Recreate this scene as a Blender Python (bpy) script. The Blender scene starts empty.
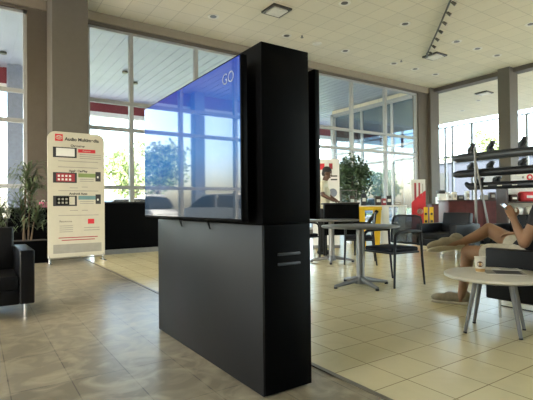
import bpy, bmesh, math, random
from mathutils import Vector, Matrix, Quaternion
random.seed(7)
C = bpy.context.scene.collection
sc = bpy.context.scene
PI = math.pi
R = math.radians

# ------------------------------------------------------------------ camera
cam_d = bpy.data.cameras.new('camera'); cam = bpy.data.objects.new('camera', cam_d); C.objects.link(cam)
cam_d.sensor_width = 36.0; cam_d.lens = 434.4 * 36 / 533; cam_d.clip_start = 0.05; cam_d.clip_end = 400
yaw, pitch, roll = R(56.15), R(0.684), R(-0.572)
fw = Vector((math.cos(yaw) * math.cos(pitch), math.sin(yaw) * math.cos(pitch), math.sin(pitch)))
rt = Vector((math.sin(yaw), -math.cos(yaw), 0)); up = rt.cross(fw)
rt, up = rt * math.cos(roll) + up * math.sin(roll), up * math.cos(roll) - rt * math.sin(roll)
M = Matrix((rt, up, -fw)).transposed().to_4x4(); M.translation = (0, 0, 1.0)
cam.matrix_world = M
sc.camera = cam

# ------------------------------------------------------------------ light
sc.view_settings.view_transform = 'Standard'; sc.view_settings.look = 'None'
sc.view_settings.exposure = 1.72; sc.view_settings.gamma = 1.0; sc.view_settings.use_curve_mapping = False
SUN_EL, SUN_AZ = 42, 215          # azimuth of the sun measured from +X towards +Y
world = bpy.data.worlds.new('world'); sc.world = world; world.use_nodes = True
wn = world.node_tree.nodes; wl = world.node_tree.links
sky = wn.new('ShaderNodeTexSky'); sky.sky_type = 'NISHITA'; sky.sun_disc = False
sky.sun_elevation = R(SUN_EL); sky.sun_rotation = R(90 - SUN_AZ); sky.air_density = 1.1; sky.dust_density = 3.0; sky.ozone_density = 1.0
tint = wn.new('ShaderNodeMixRGB'); tint.blend_type = 'MULTIPLY'; tint.inputs[0].default_value = 1.0; tint.inputs[2].default_value = (1.0, 0.955, 0.87, 1)
wl.new(sky.outputs[0], tint.inputs[1]); wl.new(tint.outputs[0], wn['Background'].inputs[0]); wn['Background'].inputs[1].default_value = 0.8
sd = bpy.data.lights.new('sun', 'SUN'); sd.energy = 4.5; sd.angle = R(0.6); sd.color = (1.0, 0.95, 0.86)
sun = bpy.data.objects.new('sun', sd); C.objects.link(sun)
sdir = Vector((math.cos(R(SUN_AZ)) * math.cos(R(SUN_EL)), math.sin(R(SUN_AZ)) * math.cos(R(SUN_EL)), math.sin(R(SUN_EL))))
sun.rotation_euler = sdir.to_track_quat('Z', 'Y').to_euler()

# ------------------------------------------------------------------ materials
def new_mat(name):
    m = bpy.data.materials.new(name); m.use_nodes = True
    return m, m.node_tree.nodes, m.node_tree.links, m.node_tree.nodes['Principled BSDF']

def mat(name, col, rough=0.5, metal=0.0, var=0.08, scale=8.0, bump=0.0, spec=0.5, coat=0.0):
    m, n, l, b = new_mat(name)
    tc = n.new('ShaderNodeTexCoord'); nz = n.new('ShaderNodeTexNoise'); nz.inputs['Scale'].default_value = scale; nz.inputs['Detail'].default_value = 4
    l.new(tc.outputs['Object'], nz.inputs['Vector'])
    r = n.new('ShaderNodeValToRGB'); c = Vector(col)
    r.color_ramp.elements[0].position = 0.3; r.color_ramp.elements[1].position = 0.7
    r.color_ramp.elements[0].color = (*[max(0, x * (1 - var)) for x in c], 1); r.color_ramp.elements[1].color = (*[min(1, x * (1 + var)) for x in c], 1)
    l.new(nz.outputs['Fac'], r.inputs['Fac']); l.new(r.outputs['Color'], b.inputs['Base Color'])
    b.inputs['Roughness'].default_value = rough; b.inputs['Metallic'].default_value = metal
    b.inputs['Specular IOR Level'].default_value = spec; b.inputs['Coat Weight'].default_value = coat
    if bump:
        bp = n.new('ShaderNodeBump'); bp.inputs['Strength'].default_value = bump; bp.inputs['Distance'].default_value = 0.01
        l.new(nz.outputs['Fac'], bp.inputs['Height']); l.new(bp.outputs['Normal'], b.inputs['Normal'])
    return m

def tile_mat(name, c1, c2, grout, w, h, ox, oy, rough, mortar=0.004, veins=0.0, vcol=None, bump=0.15, plane='XY'):
    m, n, l, b = new_mat(name)
    tc = n.new('ShaderNodeTexCoord'); mp = n.new('ShaderNodeMapping'); mp.inputs['Location'].default_value = (-ox, -oy, 0)
    l.new(tc.outputs['Object'], mp.inputs['Vector'])
    br = n.new('ShaderNodeTexBrick'); br.offset = 0.0; br.squash = 1.0
    br.inputs['Scale'].default_value = 1.0; br.inputs['Brick Width'].default_value = w; br.inputs['Row Height'].default_value = h
    br.inputs['Mortar Size'].default_value = mortar; br.inputs['Mortar Smooth'].default_value = 0.2; br.inputs['Bias'].default_value = 0.0
    br.inputs['Color1'].default_value = (*c1, 1); br.inputs['Color2'].default_value = (*c2, 1); br.inputs['Mortar'].default_value = (*grout, 1)
    l.new(mp.outputs['Vector'], br.inputs['Vector'])
    out = br.outputs['Color']
    nz = n.new('ShaderNodeTexNoise'); nz.inputs['Scale'].default_value = 5.0; nz.inputs['Detail'].default_value = 8; nz.inputs['Distortion'].default_value = 1.2
    l.new(tc.outputs['Object'], nz.inputs['Vector'])
    if veins:
        r = n.new('ShaderNodeValToRGB'); r.color_ramp.elements[0].position = 0.42; r.color_ramp.elements[1].position = 0.7
        r.color_ramp.elements[0].color = (0, 0, 0, 1); r.color_ramp.elements[1].color = (1, 1, 1, 1)
        l.new(nz.outputs['Fac'], r.inputs['Fac'])
        mu = n.new('ShaderNodeMath'); mu.operation = 'MULTIPLY'; mu.inputs[1].default_value = veins; l.new(r.outputs['Color'], mu.inputs[0])
        mx = n.new('ShaderNodeMixRGB'); mx.inputs['Color2'].default_value = (*vcol, 1); l.new(mu.outputs[0], mx.inputs['Fac']); l.new(out, mx.inputs['Color1']); out = mx.outputs['Color']
    l.new(out, b.inputs['Base Color'])
    b.inputs['Specular IOR Level'].default_value = 0.35
    rr = n.new('ShaderNodeMapRange'); rr.inputs['To Min'].default_value = rough * 0.85; rr.inputs['To Max'].default_value = rough * 1.2
    l.new(nz.outputs['Fac'], rr.inputs['Value']); l.new(rr.outputs['Result'], b.inputs['Roughness'])
    bp = n.new('ShaderNodeBump'); bp.invert = True; bp.inputs['Strength'].default_value = bump; bp.inputs['Distance'].default_value = 0.003
    l.new(br.outputs['Fac'], bp.inputs['Height']); l.new(bp.outputs['Normal'], b.inputs['Normal'])
    return m

def glass_mat(name, tint, refl, rough=0.0):
    m, n, l, b = new_mat(name)
    t = n.new('ShaderNodeBsdfTransparent'); t.inputs[0].default_value = (*tint, 1)
    g = n.new('ShaderNodeBsdfGlossy'); g.inputs['Roughness'].default_value = rough; g.inputs[0].default_value = (0.9, 0.95, 1, 1)
    mx = n.new('ShaderNodeMixShader'); lw = n.new('ShaderNodeLayerWeight'); lw.inputs['Blend'].default_value = 0.12
    mr = n.new('ShaderNodeMapRange'); mr.inputs['To Min'].default_value = refl; mr.inputs['To Max'].default_value = 0.7
    l.new(lw.outputs['Fresnel'], mr.inputs['Value']); l.new(mr.outputs['Result'], mx.inputs[0])
    l.new(t.outputs[0], mx.inputs[1]); l.new(g.outputs[0], mx.inputs[2]); l.new(mx.outputs[0], n['Material Output'].inputs[0])
    return m

M_ = {}
M_['beige_tile'] = tile_mat('beige_tile', (0.68, 0.60, 0.365), (0.74, 0.655, 0.405), (0.24, 0.18, 0.10), 0.305, 0.305, 0.21, 0.10, 0.24, 0.0032, 0.35, (0.62, 0.55, 0.34))
M_['stone_tile'] = tile_mat('stone_tile', (0.19, 0.163, 0.108), (0.25, 0.218, 0.148), (0.075, 0.062, 0.042), 0.305, 0.61, 0.155, 0.28, 0.3, 0.0032, 0.85, (0.42, 0.365, 0.25))
M_['ceiling_tile'] = tile_mat('ceiling_tile', (0.62, 0.57, 0.445), (0.66, 0.605, 0.47), (0.43, 0.39, 0.305), 0.615, 0.615, 0.165, 0.215, 0.85, 0.008, 0.12, (0.58, 0.53, 0.415), 0.3)
M_['brown_wall'] = mat('brown_wall', (0.105, 0.09, 0.073), 0.75, var=0.04)
M_['beam_paint'] = mat('beam_paint', (0.26, 0.228, 0.178), 0.75, var=0.04)
M_['column_paint'] = mat('column_paint', (0.108, 0.098, 0.084), 0.7, var=0.04)
M_['wall_cream'] = mat('wall_cream', (0.30, 0.26, 0.20), 0.8, var=0.04)
M_['aluminium'] = mat('aluminium', (0.35, 0.36, 0.365), 0.5, 0.2, var=0.04)
M_['glass'] = glass_mat('window_glass', (0.93, 0.96, 0.97), 0.03)
M_['facade_glass'] = glass_mat('facade_glass', (0.15, 0.22, 0.28), 0.17)
M_['acrylic'] = glass_mat('clear_acrylic', (0.85, 0.9, 0.92), 0.1)
M_['threshold'] = mat('threshold_metal', (0.16, 0.14, 0.10), 0.4, 0.2)
M_['black_laminate'] = mat('black_laminate', (0.0016, 0.0016, 0.0019), 0.5, var=0.15, scale=3, spec=0.05)
M_['charcoal_laminate'] = mat('charcoal_laminate', (0.012, 0.0115, 0.0113), 0.42, var=0.06, scale=2, spec=0.22)
M_['bezel'] = mat('black_bezel', (0.002, 0.002, 0.0022), 0.4, spec=0.08)
M_['black_leather'] = mat('black_leather', (0.005, 0.0053, 0.0065), 0.42, var=0.2, scale=40, bump=0.15, spec=0.25)
M_['black_plastic'] = mat('black_plastic', (0.006, 0.006, 0.0065), 0.45, spec=0.3)
M_['black_fabric'] = mat('blue_black_fabric', (0.008, 0.009, 0.014), 0.85, var=0.2, scale=60, bump=0.2, spec=0.3)
M_['chrome'] = mat('chrome', (0.6, 0.6, 0.6), 0.18, 1.0)
M_['grey_metal'] = mat('grey_metal', (0.22, 0.215, 0.205), 0.42, 0.5)
M_['steel_grey'] = mat('steel_grey', (0.17, 0.17, 0.165), 0.45, 0.3)
M_['table_grey'] = mat('grey_table_laminate', (0.125, 0.125, 0.12), 0.4, var=0.05, spec=0.35)
M_['white_lam'] = mat('white_laminate', (0.64, 0.61, 0.52), 0.3, var=0.02)
M_['white'] = mat('white_plastic', (0.78, 0.78, 0.75), 0.45, var=0.03)
M_['banner'] = mat('banner_fabric', (0.58, 0.55, 0.45), 0.8, var=0.03, bump=0.1)
M_['red'] = mat('red_print', (0.62, 0.03, 0.045), 0.6, var=0.04)
M_['dim_red'] = mat('dull_red_print', (0.36, 0.035, 0.05), 0.6, var=0.04)
M_['ink'] = mat('dark_ink', (0.03, 0.03, 0.035), 0.6)
M_['grey_ink'] = mat('grey_ink', (0.33, 0.32, 0.28), 0.7)
M_['green_ink'] = mat('green_print', (0.22, 0.30, 0.10), 0.6)
M_['teal_ink'] = mat('teal_print', (0.16, 0.30, 0.32), 0.6)
M_['yellow'] = mat('yellow_paint', (0.80, 0.50, 0.02), 0.45)
M_['maroon'] = mat('maroon_panel', (0.10, 0.022, 0.024), 0.5, var=0.2)
M_['dark_brown'] = mat('dark_brown', (0.05, 0.025, 0.02), 0.5, var=0.2)
M_['skin'] = mat('tanned_skin', (0.33, 0.18, 0.10), 0.55, var=0.06, scale=14)
M_['dark_skin'] = mat('dark_skin', (0.115, 0.06, 0.04), 0.5, var=0.08)
M_['hair'] = mat('black_hair', (0.012, 0.01, 0.009), 0.6, var=0.3, scale=60, bump=0.4)
M_['brown_hair'] = mat('brown_hair', (0.05, 0.03, 0.018), 0.6, var=0.3, scale=60, bump=0.4)
M_['dark_shirt'] = mat('charcoal_shirt', (0.022, 0.022, 0.028), 0.9, var=0.15, bump=0.2)
M_['shorts'] = mat('cream_shorts', (0.52, 0.48, 0.38), 0.9, var=0.12, scale=25, bump=0.2)
M_['polo'] = mat('cream_polo', (0.66, 0.62, 0.46), 0.9, var=0.05, bump=0.1)
M_['trousers'] = mat('dark_trousers', (0.018, 0.017, 0.017), 0.9)
M_['shoe'] = mat('tan_suede', (0.33, 0.275, 0.18), 0.85, var=0.12, scale=30, bump=0.2)
M_['sole'] = mat('pale_sole', (0.62, 0.55, 0.40), 0.7)
M_['leaf'] = mat('ficus_leaf', (0.05, 0.095, 0.04), 0.45, var=0.45, scale=6)
M_['dracaena_leaf'] = mat('dracaena_leaf', (0.085, 0.12, 0.055), 0.5, var=0.4, scale=8)
M_['bark'] = mat('bark', (0.14, 0.10, 0.065), 0.85, var=0.3, scale=20, bump=0.4)
M_['soil'] = mat('soil', (0.03, 0.02, 0.014), 0.95, var=0.4, scale=40, bump=0.5)
M_['tree_leaf'] = mat('tree_leaf', (0.20, 0.265, 0.11), 0.6, var=0.35, scale=0.8)
M_['pavement'] = mat('pavement', (0.42, 0.41, 0.38), 0.85, var=0.12, scale=1.5)
M_['grass'] = mat('grass', (0.12, 0.20, 0.05), 0.9, var=0.35, scale=2)
M_['soffit'] = mat('soffit_metal', (0.32, 0.345, 0.385), 0.5, 0.1, var=0.05, scale=1)
M_['fascia_red'] = mat('fascia_red', (0.20, 0.018, 0.03), 0.5)
M_['pillar_blue'] = mat('blue_grey_pillar', (0.22, 0.25, 0.31), 0.6, 0.1)
M_['dark_header'] = mat('dark_grey_header', (0.15, 0.155, 0.16), 0.6)
M_['car_white'] = mat('car_paint_white', (0.75, 0.76, 0.77), 0.25, coat=0.5, var=0.01)
M_['car_silver'] = mat('car_paint_silver', (0.45, 0.47, 0.50), 0.25, 0.4, coat=0.5, var=0.01)
M_['car_dark'] = mat('car_paint_dark', (0.05, 0.055, 0.07), 0.25, 0.2, coat=0.5)
M_['car_glass'] = mat('car_glass', (0.02, 0.025, 0.03), 0.06)
M_['tyre'] = mat('tyre_rubber', (0.02, 0.02, 0.02), 0.85)
M_['cup_paper'] = mat('cup_paper', (0.80, 0.76, 0.66), 0.6, var=0.02)
M_['coffee_print'] = mat('brown_print', (0.12, 0.045, 0.02), 0.6)
M_['tan_print'] = mat('tan_print', (0.58, 0.36, 0.14), 0.6)
M_['phone'] = mat('silver_phone', (0.55, 0.56, 0.58), 0.25, 0.6)
M_['pink'] = mat('pink_card', (0.50, 0.12, 0.22), 0.6)
M_['tube_black'] = mat('powder_coated_black', (0.018, 0.02, 0.026), 0.38, 0.3)
M_['tube_grey'] = mat('brushed_grey_step', (0.06, 0.066, 0.075), 0.4, 0.4)
M_['building_grey'] = mat('grey_building', (0.045, 0.053, 0.07), 0.8, var=0.05, spec=0.1)
M_['chair_mesh'] = glass_mat('see_through_mesh', (0.34, 0.34, 0.34), 0.02, 0.6)
M_['vent_white'] = mat('vent_white', (0.66, 0.63, 0.55), 0.5)
M_['lamp_dark'] = mat('downlight_reflector', (0.09, 0.08, 0.065), 0.3, 0.7)

def screen_mat():
    m, n, l, b = new_mat('lit_screen')
    tc = n.new('ShaderNodeTexCoord'); sp = n.new('ShaderNodeSeparateXYZ'); l.new(tc.outputs['Object'], sp.inputs[0])
    nz = n.new('ShaderNodeTexNoise'); nz.inputs['Scale'].default_value = 2.0; l.new(tc.outputs['Object'], nz.inputs['Vector'])
    ad = n.new('ShaderNodeMath'); ad.operation = 'MULTIPLY_ADD'; ad.inputs[1].default_value = 0.18; l.new(nz.outputs['Fac'], ad.inputs[0]); l.new(sp.outputs['Z'], ad.inputs[2])
    mr = n.new('ShaderNodeMapRange'); mr.inputs['From Min'].default_value = 0.0; mr.inputs['From Max'].default_value = 1.0; l.new(ad.outputs[0], mr.inputs['Value'])
    r = n.new('ShaderNodeValToRGB'); e = r.color_ramp.elements
    e[0].position = 0.0; e[0].color = (0.010, 0.012, 0.010, 1); e[1].position = 1.0; e[1].color = (0.008, 0.016, 0.115, 1)
    for ps, cl in ((0.25, (0.009, 0.018, 0.030, 1)), (0.48, (0.006, 0.05, 0.14, 1)), (0.76, (0.008, 0.04, 0.15, 1))):  # screen picture; these blues also paint the blue of the mirrored sky
        k = r.color_ramp.elements.new(ps); k.color = cl
    l.new(mr.outputs['Result'], r.inputs['Fac']); l.new(r.outputs['Color'], b.inputs['Emission Color'])
    b.inputs['Emission Strength'].default_value = 1.0
    b.inputs['Base Color'].default_value = (0.004, 0.004, 0.006, 1); b.inputs['Roughness'].default_value = 0.03; b.inputs['IOR'].default_value = 1.42
    return m
M_['screen'] = screen_mat()

# ------------------------------------------------------------------ mesh helpers
class MB:
    def __init__(s): s.bm = bmesh.new()
    def box(s, c, d, rot=None, bev=0.0, seg=2):
        r = bmesh.ops.create_cube(s.bm, size=1.0); vs = r['verts']
        bmesh.ops.scale(s.bm, vec=d, verts=vs)
        if bev:
            es = list({e for v in vs for e in v.link_edges})
            rb = bmesh.ops.bevel(s.bm, geom=es, offset=bev, segments=seg, profile=0.5, affect='EDGES')
            vs = list({v for f in rb['faces'] for v in f.verts} | {v for v in vs if v.is_valid})
        if rot is not None: bmesh.ops.rotate(s.bm, cent=(0, 0, 0), matrix=rot, verts=vs)
        bmesh.ops.translate(s.bm, vec=c, verts=vs); return s
    def bx(s, a, b, bev=0.0, seg=2):
        a, b = Vector(a), Vector(b)
        return s.box((a + b) / 2, [abs(x) for x in (b - a)], None, bev, seg)
    def cyl(s, a, b, r, r2=None, n=16):
        a, b = Vector(a), Vector(b); d = b - a
        q = Vector((0, 0, 1)).rotation_difference(d).to_matrix().to_4x4()
        bmesh.ops.create_cone(s.bm, cap_ends=True, segments=n, radius1=r, radius2=r if r2 is None else r2, depth=d.length, matrix=Matrix.Translation((a + b) / 2) @ q); return s
    def sph(s, c, r, sc=(1, 1, 1), n=16, rot=None):
        m = Matrix.Translation(c) @ (rot.to_4x4() if rot is not None else Matrix()) @ Matrix.Diagonal((*[r * x for x in sc], 1))
        bmesh.ops.create_uvsphere(s.bm, u_segments=n, v_segments=max(6, n // 2), radius=1, matrix=m); return s
    def cap(s, p0, r0, p1, r1, n=14):
        s.cyl(p0, p1, r0, r1, n); s.sph(p0, r0, n=n); s.sph(p1, r1, n=n); return s
    def tube(s, pts, r, n=8, closed=False):
        pts = [Vector(p) for p in pts]; rings = []; k = len(pts); N = None
        for i, p in enumerate(pts):
            t = (pts[min(i + 1, k - 1)] - pts[max(i - 1, 0)]).normalized()
            if N is None:
                N = t.orthogonal().normalized()
            N = (N - t * N.dot(t)).normalized(); B = t.cross(N)
            rr = r[i] if isinstance(r, (list, tuple)) else r
            rings.append([s.bm.verts.new(p + (N * math.cos(2 * PI * j / n) + B * math.sin(2 * PI * j / n)) * rr) for j in range(n)])
        for a, b in zip(rings, rings[1:]):
            for j in range(n): s.bm.faces.new((a[j], a[(j + 1) % n], b[(j + 1) % n], b[j]))
        s.bm.faces.new(rings[0][::-1]); s.bm.faces.new(rings[-1]); return s
    def lathe(s, prof, c=(0, 0, 0), n=32):
        rings = []; c = Vector(c)
        for r, z in prof: rings.append([s.bm.verts.new(c + Vector((r * math.cos(2 * PI * j / n), r * math.sin(2 * PI * j / n), z))) for j in range(n)])
        for a, b in zip(rings, rings[1:]):
            for j in range(n): s.bm.faces.new((a[j], a[(j + 1) % n], b[(j + 1) % n], b[j]))
        s.bm.faces.new(rings[0][::-1]); s.bm.faces.new(rings[-1]); return s
    def prism(s, pts, vec):
        vec = Vector(vec); a = [s.bm.verts.new(p) for p in pts]; b = [s.bm.verts.new(Vector(p) + vec) for p in pts]; k = len(a)
        s.bm.faces.new(a[::-1]); s.bm.faces.new(b)
        for j in range(k): s.bm.faces.new((a[j], a[(j + 1) % k], b[(j + 1) % k], b[j]))
        return s
    def quad(s, *p): s.bm.faces.new([s.bm.verts.new(x) for x in p]); return s

def smooth_by_angle(me, ang=0.7):
    bm = bmesh.new(); bm.from_mesh(me)
    for f in bm.faces: f.smooth = True
    for e in bm.edges:
        if len(e.link_faces) == 2 and e.calc_face_angle(0) > ang: e.smooth = False
    bm.to_mesh(me); bm.free()

def obj(name, mb, m, parent=None, smooth=True, fixn=True):
    bm = mb.bm
    if fixn: bmesh.ops.recalc_face_normals(bm, faces=bm.faces)
    me = bpy.data.meshes.new(name); bm.to_mesh(me); bm.free()
    if smooth: smooth_by_angle(me)
    me.materials.append(M_[m] if isinstance(m, str) else m)
    o = bpy.data.objects.new(name, me); C.objects.link(o)
    if parent is not None: o.parent = parent
    return o
def thing(name, label, cat, loc=(0, 0, 0), rz=0.0, group=None):
    o = bpy.data.objects.new(name, None); C.objects.link(o); o.empty_display_size = 0.1
    o.location = loc; o.rotation_euler = (0, 0, rz); return tag(o, label, cat, group)
def tag(o, label, cat, group=None):
    o['label'] = label; o['category'] = cat
    if group: o['group'] = group
    return o
def struct(name, mb, m, parent=None, smooth=False):
    o = obj(name, mb, m, parent, smooth)
    if parent is None: o['kind'] = 'structure'
    return o
def dup(root, loc, rz=None, label=None, group=None):
    r = root.copy(); C.objects.link(r); r.location = loc
    if rz is not None: r.rotation_euler = (0, 0, rz)
    if label: r['label'] = label
    if group: r['group'] = group
    for ch in list(root.children):
        c = ch.copy(); C.objects.link(c); c.parent = r
        for g in ch.children:
            d = g.copy(); C.objects.link(d); d.parent = c
    return r
def text(name, s, size, loc, rot, m, parent, ext=0.001, align='CENTER', bold=0.0):
    cu = bpy.data.curves.new(name, 'FONT'); cu.body = s; cu.size = size; cu.extrude = ext; cu.offset = bold; cu.align_x = align; cu.align_y = 'CENTER'
    t = bpy.data.objects.new(name, cu); C.objects.link(t)
    bpy.context.view_layer.update()
    me = bpy.data.meshes.new_from_object(t.evaluated_get(bpy.context.evaluated_depsgraph_get()))
    C.objects.unlink(t); bpy.data.objects.remove(t)
    me.materials.clear(); me.materials.append(M_[m])
    o = bpy.data.objects.new(name, me); C.objects.link(o); o.location = loc; o.rotation_euler = rot; o.parent = parent
    return o
def blob(name, caps, m, parent=None, voxel=0.008, smooth_it=6):
    """one continuous skin grown over tapered limbs: ('c',p0,r0,p1,r1) or ('s',centre,radius,scale)"""
    mb = MB()
    for c in caps:
        if c[0] == 'c': mb.cap(c[1], c[2], c[3], c[4], 16)
        else: mb.sph(c[1], c[2], c[3], 20, c[4] if len(c) > 4 else None)
    o = obj(name, mb, m, None, False)
    md = o.modifiers.new('r', 'REMESH'); md.mode = 'VOXEL'; md.voxel_size = voxel
    if smooth_it:
        ms = o.modifiers.new('s', 'SMOOTH'); ms.iterations = smooth_it; ms.factor = 0.5
    bpy.context.view_layer.update()
    me = bpy.data.meshes.new_from_object(o.evaluated_get(bpy.context.evaluated_depsgraph_get()))
    o.modifiers.clear(); o.data = me
    for p in me.polygons: p.use_smooth = True
    if parent is not None: o.parent = parent
    return o

# ------------------------------------------------------------------ setting
ZC, DB, XB = 6.1, 11.9, 16.9
struct('floor', MB().bx((1.745, -9, -0.06), (25, 11.9, 0)).bx((XB, 11.9, -0.06), (25, 18.4, 0)), 'beige_tile')
struct('floor', MB().bx((-7, -9, -0.06), (1.745, 11.9, 0)), 'stone_tile')
struct('trim_1', MB().bx((1.73, -9, 0), (1.765, 11.9, 0.006), 0.002), 'threshold')
struct('ceiling', MB().bx((-7, -9, ZC), (25, 11.9, ZC + 0.2)).bx((XB, 11.9, ZC), (25, 18.4, ZC + 0.2)), 'ceiling_tile')
wb = MB().bx((-7, DB, 5.78), (XB, DB + 0.3, ZC))
for a, b in ((-7, -6.4), (1.05, 2.42), (8.3, 8.95), (15.95, XB)): wb.bx((a, DB, 0), (b, DB + 0.3, 5.78))
wb.bx((-7, DB + 0.02, -0.05), (XB, DB + 0.28, 0.12))
struct('wall_back', wb, 'brown_wall')
struct('trim_2', MB().bx((-7, DB - 0.06, 5.86), (XB, DB, ZC)), 'beam_paint')
struct('trim_3', MB().bx((XB - 0.02, -9, 5.93), (XB + 0.42, 11.9, ZC)), 'brown_wall')

def window(n, axis, pos, a, b, z0, z1, mull, trans, glass='glass', fr='aluminium', mw=0.11, parent=None, dpt=0.13):
    t = bpy.data.objects.new('window_%d' % n, None); C.objects.link(t); t['kind'] = 'structure'
    def bb(mb, u0, u1, zz0, zz1, w):
        if axis == 'Y': mb.bx((u0, pos - w / 2, zz0), (u1, pos + w / 2, zz1))
        else: mb.bx((pos - w / 2, u0, zz0), (pos + w / 2, u1, zz1))
    f = MB()
    bb(f, a, a + mw * 0.7, z0, z1, dpt); bb(f, b - mw * 0.7, b, z0, z1, dpt); bb(f, a, b, z1 - 0.07, z1, dpt); bb(f, a, b, z0, z0 + 0.08, dpt)
    obj('window_frame', f, fr, t, False)
    for u in mull:
        k = MB(); bb(k, u - mw / 2, u + mw / 2, z0, z1, dpt * 1.05); obj('mullion', k, fr, t, False)
    for z in trans:
        k = MB(); bb(k, a, b, z - 0.05, z + 0.05, dpt * 0.9); obj('transom', k, fr, t, False)
    g = MB()
    if axis == 'Y': g.quad((a, pos, z0), (b, pos, z0), (b, pos, z1), (a, pos, z1))
    else: g.quad((pos, a, z0), (pos, b, z0), (pos, b, z1), (pos, a, z1))
    obj('window_pane', g, glass, t, False)
    return t
YW = DB + 0.12
window(1, 'Y', YW, -6.4, 1.05, 0.12, 5.78, [-4.6, -2.75, -0.85], [3.82, 3.1, 1.52])
window(2, 'Y', YW, 2.42, 8.3, 0.12, 5.78, [3.58, 5.53, 7.46], [3.82, 3.1, 1.52])
window(3, 'Y', YW, 8.95, 15.95, 0.12, 5.78, [10.1, 12.03, 13.94], [3.84, 3.12])
window(4, 'X', 25, -9, 18.4, 0.15, 5.88, [16.65, 16.15, 14.85, 13.0, 11.7, 9.8, 7.9, 6.0, 4.0, 2.0, 0.0, -2, -4, -6], [3.93])
# outer glass wall of the far showroom wing, seen through the back windows
window(5, 'X', XB + 0.1, 12.2, 18.3, 0.1, 6.0, [14.2, 16.2], [3.84, 3.12], 'facade_glass')
window(6, 'Y', 18.4, XB, 25, 0.1, 6.0, [19, 21, 23], [3.84, 3.12], 'facade_glass')
struct('trim_4', MB().bx((XB - 0.03, 12.2, 6.0), (XB + 0.23, 18.5, 6.12)).bx((XB - 0.03, 18.28, 0), (XB + 0.23, 18.52, 6.12)), 'aluminium')
# walls behind and left of the camera, window openings added and sized for daylight
struct('wall_left', MB().bx((-7.3, -9, 0), (-7, 11.9, 0.5)).bx((-7.3, -9, 5.5), (-7, 11.9, ZC)).bx((-7.3, -9, 0.5), (-7, 0, 5.5)).bx((-7.3, 3, 0.5), (-7, 5, 5.5)).bx((-7.3, 11, 0.5), (-7, 11.9, 5.5)), 'wall_cream')
window(8, 'X', -7.15, 0, 3, 0.5, 5.5, [1.5], [3.82]); window(7, 'X', -7.15, 5, 11, 0.5, 5.5, [7, 9], [3.82])  # unseen windows, sized to set how much daylight comes from the left
fwm = MB().bx((-7.3, -9.3, 0), (9.5, -9, ZC)).bx((9.5, -9.3, 0), (25, -9, 0.4)).bx((9.5, -9.3, 5.7), (25, -9, ZC)).bx((23, -9.3, 0.4), (25, -9, 5.7))
struct('wall_front', fwm, 'wall_cream')
window(9, 'Y', -9.15, 9.5, 23, 0.4, 5.7, [12, 14.5, 17, 20], [3.82])  # unseen window, added to brighten the right-hand floor

# columns
def column(x0, y0, x1, y1, label):
    o = obj('column', MB().bx((x0, y0, 0), (x1, y1, ZC)), 'column_paint', None, False); o['kind'] = 'structure'; return o
column(1.475, 11.0, 2.26, 11.88, ''); column(16.6, 11.76, 17.2, 12.36, ''); column(16.6, 8.36, 17.2, 8.8, '')
column(16.6, 3.5, 17.2, 3.95, '')

# ------------------------------------------------------------------ outdoors
gm = MB().bx((-60, -60, -0.25), (90, 90, -0.08)); o = struct('ground', gm, 'pavement')
go = obj('lawn', MB().bx((-60, 30, -0.1), (90, 80, -0.04)), 'grass'); tag(go, 'strip of green lawn beyond the parking area outside', 'lawn'); go['kind'] = 'structure'
can = thing('entrance_canopy', 'long pale ribbed canopy with red edge outside the back windows', 'canopy', (6, 17, 0))
s = MB().bx((-4.4, -4.7, 6.35), (20, 5.5, 6.5)).bx((-24, -4.7, 6.35), (-4.4, 2.2, 6.5))
x = -24.0
while x < 20:
    s.bx((x, -4.7, 6.335), (x + 0.16, 5.5 if x > -4.5 else 2.2, 6.36)); x += 0.36
obj('soffit', s, 'soffit', can, False)
obj('fascia', MB().bx((-4.4, 5.5, 5.72), (20.1, 5.75, 7.0)).bx((-24.1, 2.2, 5.72), (-4.4, 2.45, 7.0)).bx((-4.6, 2.2, 5.72), (-4.4, 5.75, 7.0)), 'fascia_red', can, False)
obj('fascia_band', MB().bx((-4.4, 5.44, 5.5), (20.1, 5.8, 5.72)).bx((-24.1, 2.14, 5.5), (-4.4, 2.5, 5.72)), 'white', can, False)
for k, px in enumerate((-4.75, -12.5, 14.5)): obj('pillar', MB().box((px, 1.9 if k < 2 else 3.6, 3.15), (0.5, 0.5, 6.4)), 'pillar_blue', can, False)
for (lx, ly) in ((-3.3, 0.2), (-1.1, 0.2), (-2.1, 2.4), (-0.3, 1.5), (2.2, -1.5), (-5.2, 0.2), (5, 0.2)):
    obj('soffit_lamp', MB().cyl((lx, ly, 6.24), (lx, ly, 6.31), 0.11), 'lamp_dark', can)

def leaf_cloud(n, centers, size, rnd, elong=1.6):
    mb = MB()
    for i in range(n):
        c, rad = rnd.choice(centers)
        d = Vector((rnd.gauss(0, 1), rnd.gauss(0, 1), rnd.gauss(0, 1))).normalized() * (rnd.random() ** 0.45)
        p = Vector(c) + Vector((d.x * rad[0], d.y * rad[1], d.z * rad[2]))
        a = Vector((rnd.gauss(0, 1), rnd.gauss(0, 1), rnd.gauss(-0.3, 1))).normalized(); b = a.orthogonal().normalized()
        b = Quaternion(a, rnd.random() * 6.28) @ b; nrm = a.cross(b)
        L = size * rnd.uniform(0.7, 1.3); Wd = L / elong / 2
        q = [p, p + a * L * .5 + b * Wd + nrm * L * .08, p + a * L, p + a * L * .5 - b * Wd + nrm * L * .08]
        mid = p + a * L * .5
        v = [mb.bm.verts.new(k) for k in (q[0], q[1], q[2], q[3])]; m_ = mb.bm.verts.new(mid)
        mb.bm.faces.new((v[0], m_, v[1])); mb.bm.faces.new((v[1], m_, v[2])); mb.bm.faces.new((v[2], m_, v[3])); mb.bm.faces.new((v[3], m_, v[0]))
    return mb
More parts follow.
